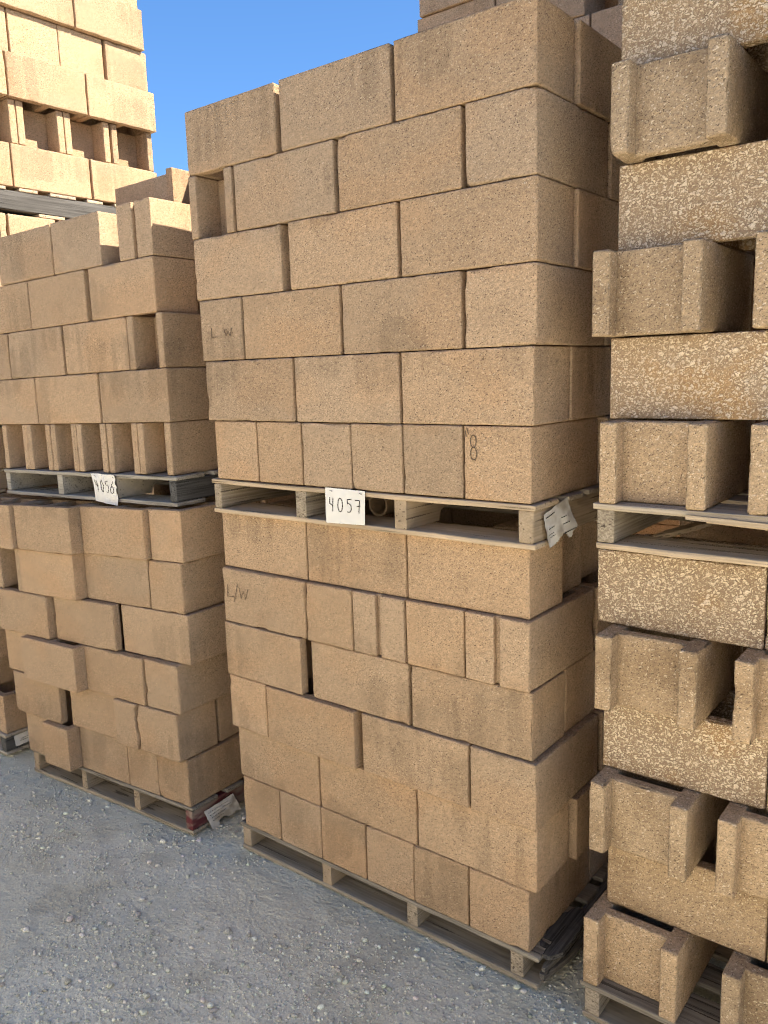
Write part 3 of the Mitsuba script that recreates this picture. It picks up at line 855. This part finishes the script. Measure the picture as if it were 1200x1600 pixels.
for sg, sfn, fr_ in ((sign, surf, W0), (sign2, surf2, AU)):
    for a0, b0 in ((0.12, 0.07), (0.86, 0.08)):
        pts = np.linspace(sfn(a0, b0, 0.0015), sfn(a0 + 0.075, b0 + 0.02, 0.0015), 4)
        put("staple", tube(fr_(pts), 0.0007, 4), "ink", sg)

ring = trimesh.creation.annulus(r_min=0.030, r_max=0.036, height=0.55, sections=40)
rv = np.asarray(ring.vertices)
rv = np.stack([rv[:, 0] - 0.600, rv[:, 2] + 0.40, rv[:, 1] + ZB - 0.117 + 0.016 + 0.037], 1)
k = put("cardboard_tube", (rv, np.asarray(ring.faces)[:, ::-1]), "cardboard", smooth=40)
tag(k, "brown cardboard tube lying inside the pallet marked 4057", "tube")


def splinter(x0, y0, z0, x1, y1, z1, w, t, seed, mat, label, name="broken_board", group="broken boards beside the middle pallet", parent=None):
    rs = np.random.default_rng(seed)
    a, b = np.array([x0, y0, z0]), np.array([x1, y1, z1])
    n = 14
    d = b - a
    side = np.cross(d, [0, 0, 1.0])
    side /= np.linalg.norm(side)
    up = np.cross(side, d)
    up /= np.linalg.norm(up)
    v = []
    for i in range(n):
        s = i / (n - 1)
        taper = min(1, 0.35 + 4 * s + rs.uniform(-.1, .1)) * min(1, 0.25 + 3.2 * (1 - s) + rs.uniform(-.12, .12))
        c = a + d * s
        for p, q in ((-1, -1), (1, -1), (1, 1), (-1, 1)):
            v.append(c + side * p * w / 2 * taper * rs.uniform(.9, 1.06) + up * q * t / 2 * rs.uniform(.8, 1.1))
    v = np.array(v)
    f = []
    for i in range(n - 1):
        for j in range(4):
            A, B = i * 4 + j, i * 4 + (j + 1) % 4
            f += [[A, B, B + 4], [A, B + 4, A + 4]]
    f += [[0, 2, 1], [0, 3, 2], [n * 4 - 4, n * 4 - 3, n * 4 - 2], [n * 4 - 4, n * 4 - 2, n * 4 - 1]]
    uv = np.tile([[(seed * 7 % 64 + 0.5) / 64, (seed * 11 % 64 + 0.5) / 64]], (len(v), 1))
    k = put(name, (v, np.array(f)), mat, parent, uv=uv)
    if parent:
        labels[k] = {"label": label}
    else:
        tag(k, label, "broken board", group)


splinter(0.000, 0.06, 0.095, -0.005, 0.30, 0.098, 0.075, 0.014, 1, "grey_stringer_wood", "grey broken deck board end sticking out right of the middle pallet")
splinter(-0.005, 0.05, 0.035, 0.045, 0.62, 0.075, 0.050, 0.020, 2, "dark_stringer_wood", "dark splintered board leaning against right side of the middle pallet, nearest")
splinter(0.000, 0.05, 0.060, 0.020, 0.75, 0.100, 0.040, 0.016, 3, "dark_stringer_wood", "dark splintered board in the gap right of the middle pallet, upper one")
splinter(0.045, 0.22, 0.020, 0.085, 0.80, 0.050, 0.060, 0.018, 4, "dark_stringer_wood", "dark board lying low in the gap beside the speckled stack")
splinter(0.36, 0.022, ZB - 0.004, 0.98, 0.024, ZB - 0.020, 0.010, 0.011, 6, "board_wood", "split edge hanging from the deck board", "splinter", None, pr_)
splinter(0.40, 0.040, ZB - 0.012, 0.90, 0.036, ZB - 0.030, 0.012, 0.008, 7, "board_wood", "long splinter hanging under the deck board", "splinter", None, pr_)
splinter(0.24, 0.16, ZB - 0.088, 0.38, 0.50, ZB - 0.060, 0.030, 0.012, 8, "board_wood", "short wood strip lying inside the pallet under the upper speckled blocks", "wood_strip", None)
g = np.linspace(0, 1, 16)
fv, ff = [], []
for i, s in enumerate(g):
    y = 0.24 + 0.42 * s
    fv += [[0.058 + 0.010 * math.sin(6 * s), y, 0.075 + 0.11 * s + 0.012 * math.sin(9 * s)], [0.092 + 0.010 * math.sin(5 * s + 1), y + 0.01, 0.03 + 0.12 * s + 0.012 * math.cos(7 * s)]]
    if i:
        ff.append([2 * i - 2, 2 * i - 1, 2 * i + 1, 2 * i])
k = put("plastic_strip", (np.array(fv), np.array(ff)), "black_film", smooth=True)
tag(k, "crumpled dark plastic strip caught in the gap right of the middle stack", "plastic strip")

n0, hv, hf, hu = 0, [], [], []
for v, f, u in HIDDEN:
    hv.append(v)
    hf.append(f + n0)
    hu.append(u)
    n0 += len(v)
scene["stacked_blocks"] = mikit.ply((np.vstack(hv), np.vstack(hf)), "tan_concrete", smooth=True, uv=np.vstack(hu))
tag("stacked_blocks", "tan concrete blocks inside and behind the stacks, hardly seen between the others", "concrete block", kind="stuff")

# gravel: loose pebbles over the yard, thicker in drifts
rs = np.random.default_rng(5)
ico = trimesh.creation.icosphere(subdivisions=1)
base_v, base_f = np.asarray(ico.vertices), np.asarray(ico.faces)
small = trimesh.creation.icosphere(subdivisions=0)
octa = (np.array([[1, 0, 0], [-1, 0, 0], [0, 1, 0], [0, -1, 0], [0, 0, 1], [0, 0, -1.0]]), np.array([[0, 2, 4], [2, 1, 4], [1, 3, 4], [3, 0, 4], [2, 0, 5], [1, 2, 5], [3, 1, 5], [0, 3, 5]]))
sv_, sf_ = np.asarray(small.vertices), np.asarray(small.faces)
PV, PF, PC, off = [], [], [], 0
want = 48000
XY = np.stack([rs.uniform(-3.3, 1.3, 260000), rs.uniform(-1.35, 0.3, 260000)], 1)
drift = meshkit.fbm(np.concatenate([XY * 3.1, np.full((len(XY), 1), 2.0)], 1), 4, 21)
XY = XY[rs.random(len(XY)) < np.clip((drift - 0.36) * 4.5, 0.10, 1)][:want]
XZ = ground_z(XY[:, 0], XY[:, 1])
for (x, y), z in zip(XY, XZ):
    r = min(0.0014 * math.exp(abs(rs.normal(0, 0.62))), 0.0105)
    bv, bf = (base_v, base_f) if r > 0.005 else (sv_, sf_) if r > 0.0026 else octa
    v = bv * (1 + 0.34 * rs.uniform(-1, 1, (len(bv), 1)) * (0.6 if len(bv) > 20 else 1.0))
    v = v * r * np.array([rs.uniform(.8, 1.35), rs.uniform(.7, 1.1), rs.uniform(.5, .85)])
    th = rs.uniform(0, 6.28)
    v = np.stack([v[:, 0] * math.cos(th) - v[:, 1] * math.sin(th), v[:, 0] * math.sin(th) + v[:, 1] * math.cos(th), v[:, 2]], 1)
    PV.append(v + [x, y, z + r * rs.uniform(0.05, 0.5)])
    PF.append(bf + off)
    off += len(v)
    c = np.array([0.60, 0.592, 0.500]) * rs.uniform(0.62, 1.38) * (1 + rs.normal(0, 0.03, 3))
    PC.append(np.tile(c, (len(v), 1)))
scene["gravel"] = mikit.ply((np.vstack(PV), np.vstack(PF)), "pebble", smooth=True, color=np.clip(np.vstack(PC), 0, 0.8))
tag("gravel", "loose grey pebbles scattered over the yard", "gravel", kind="stuff")
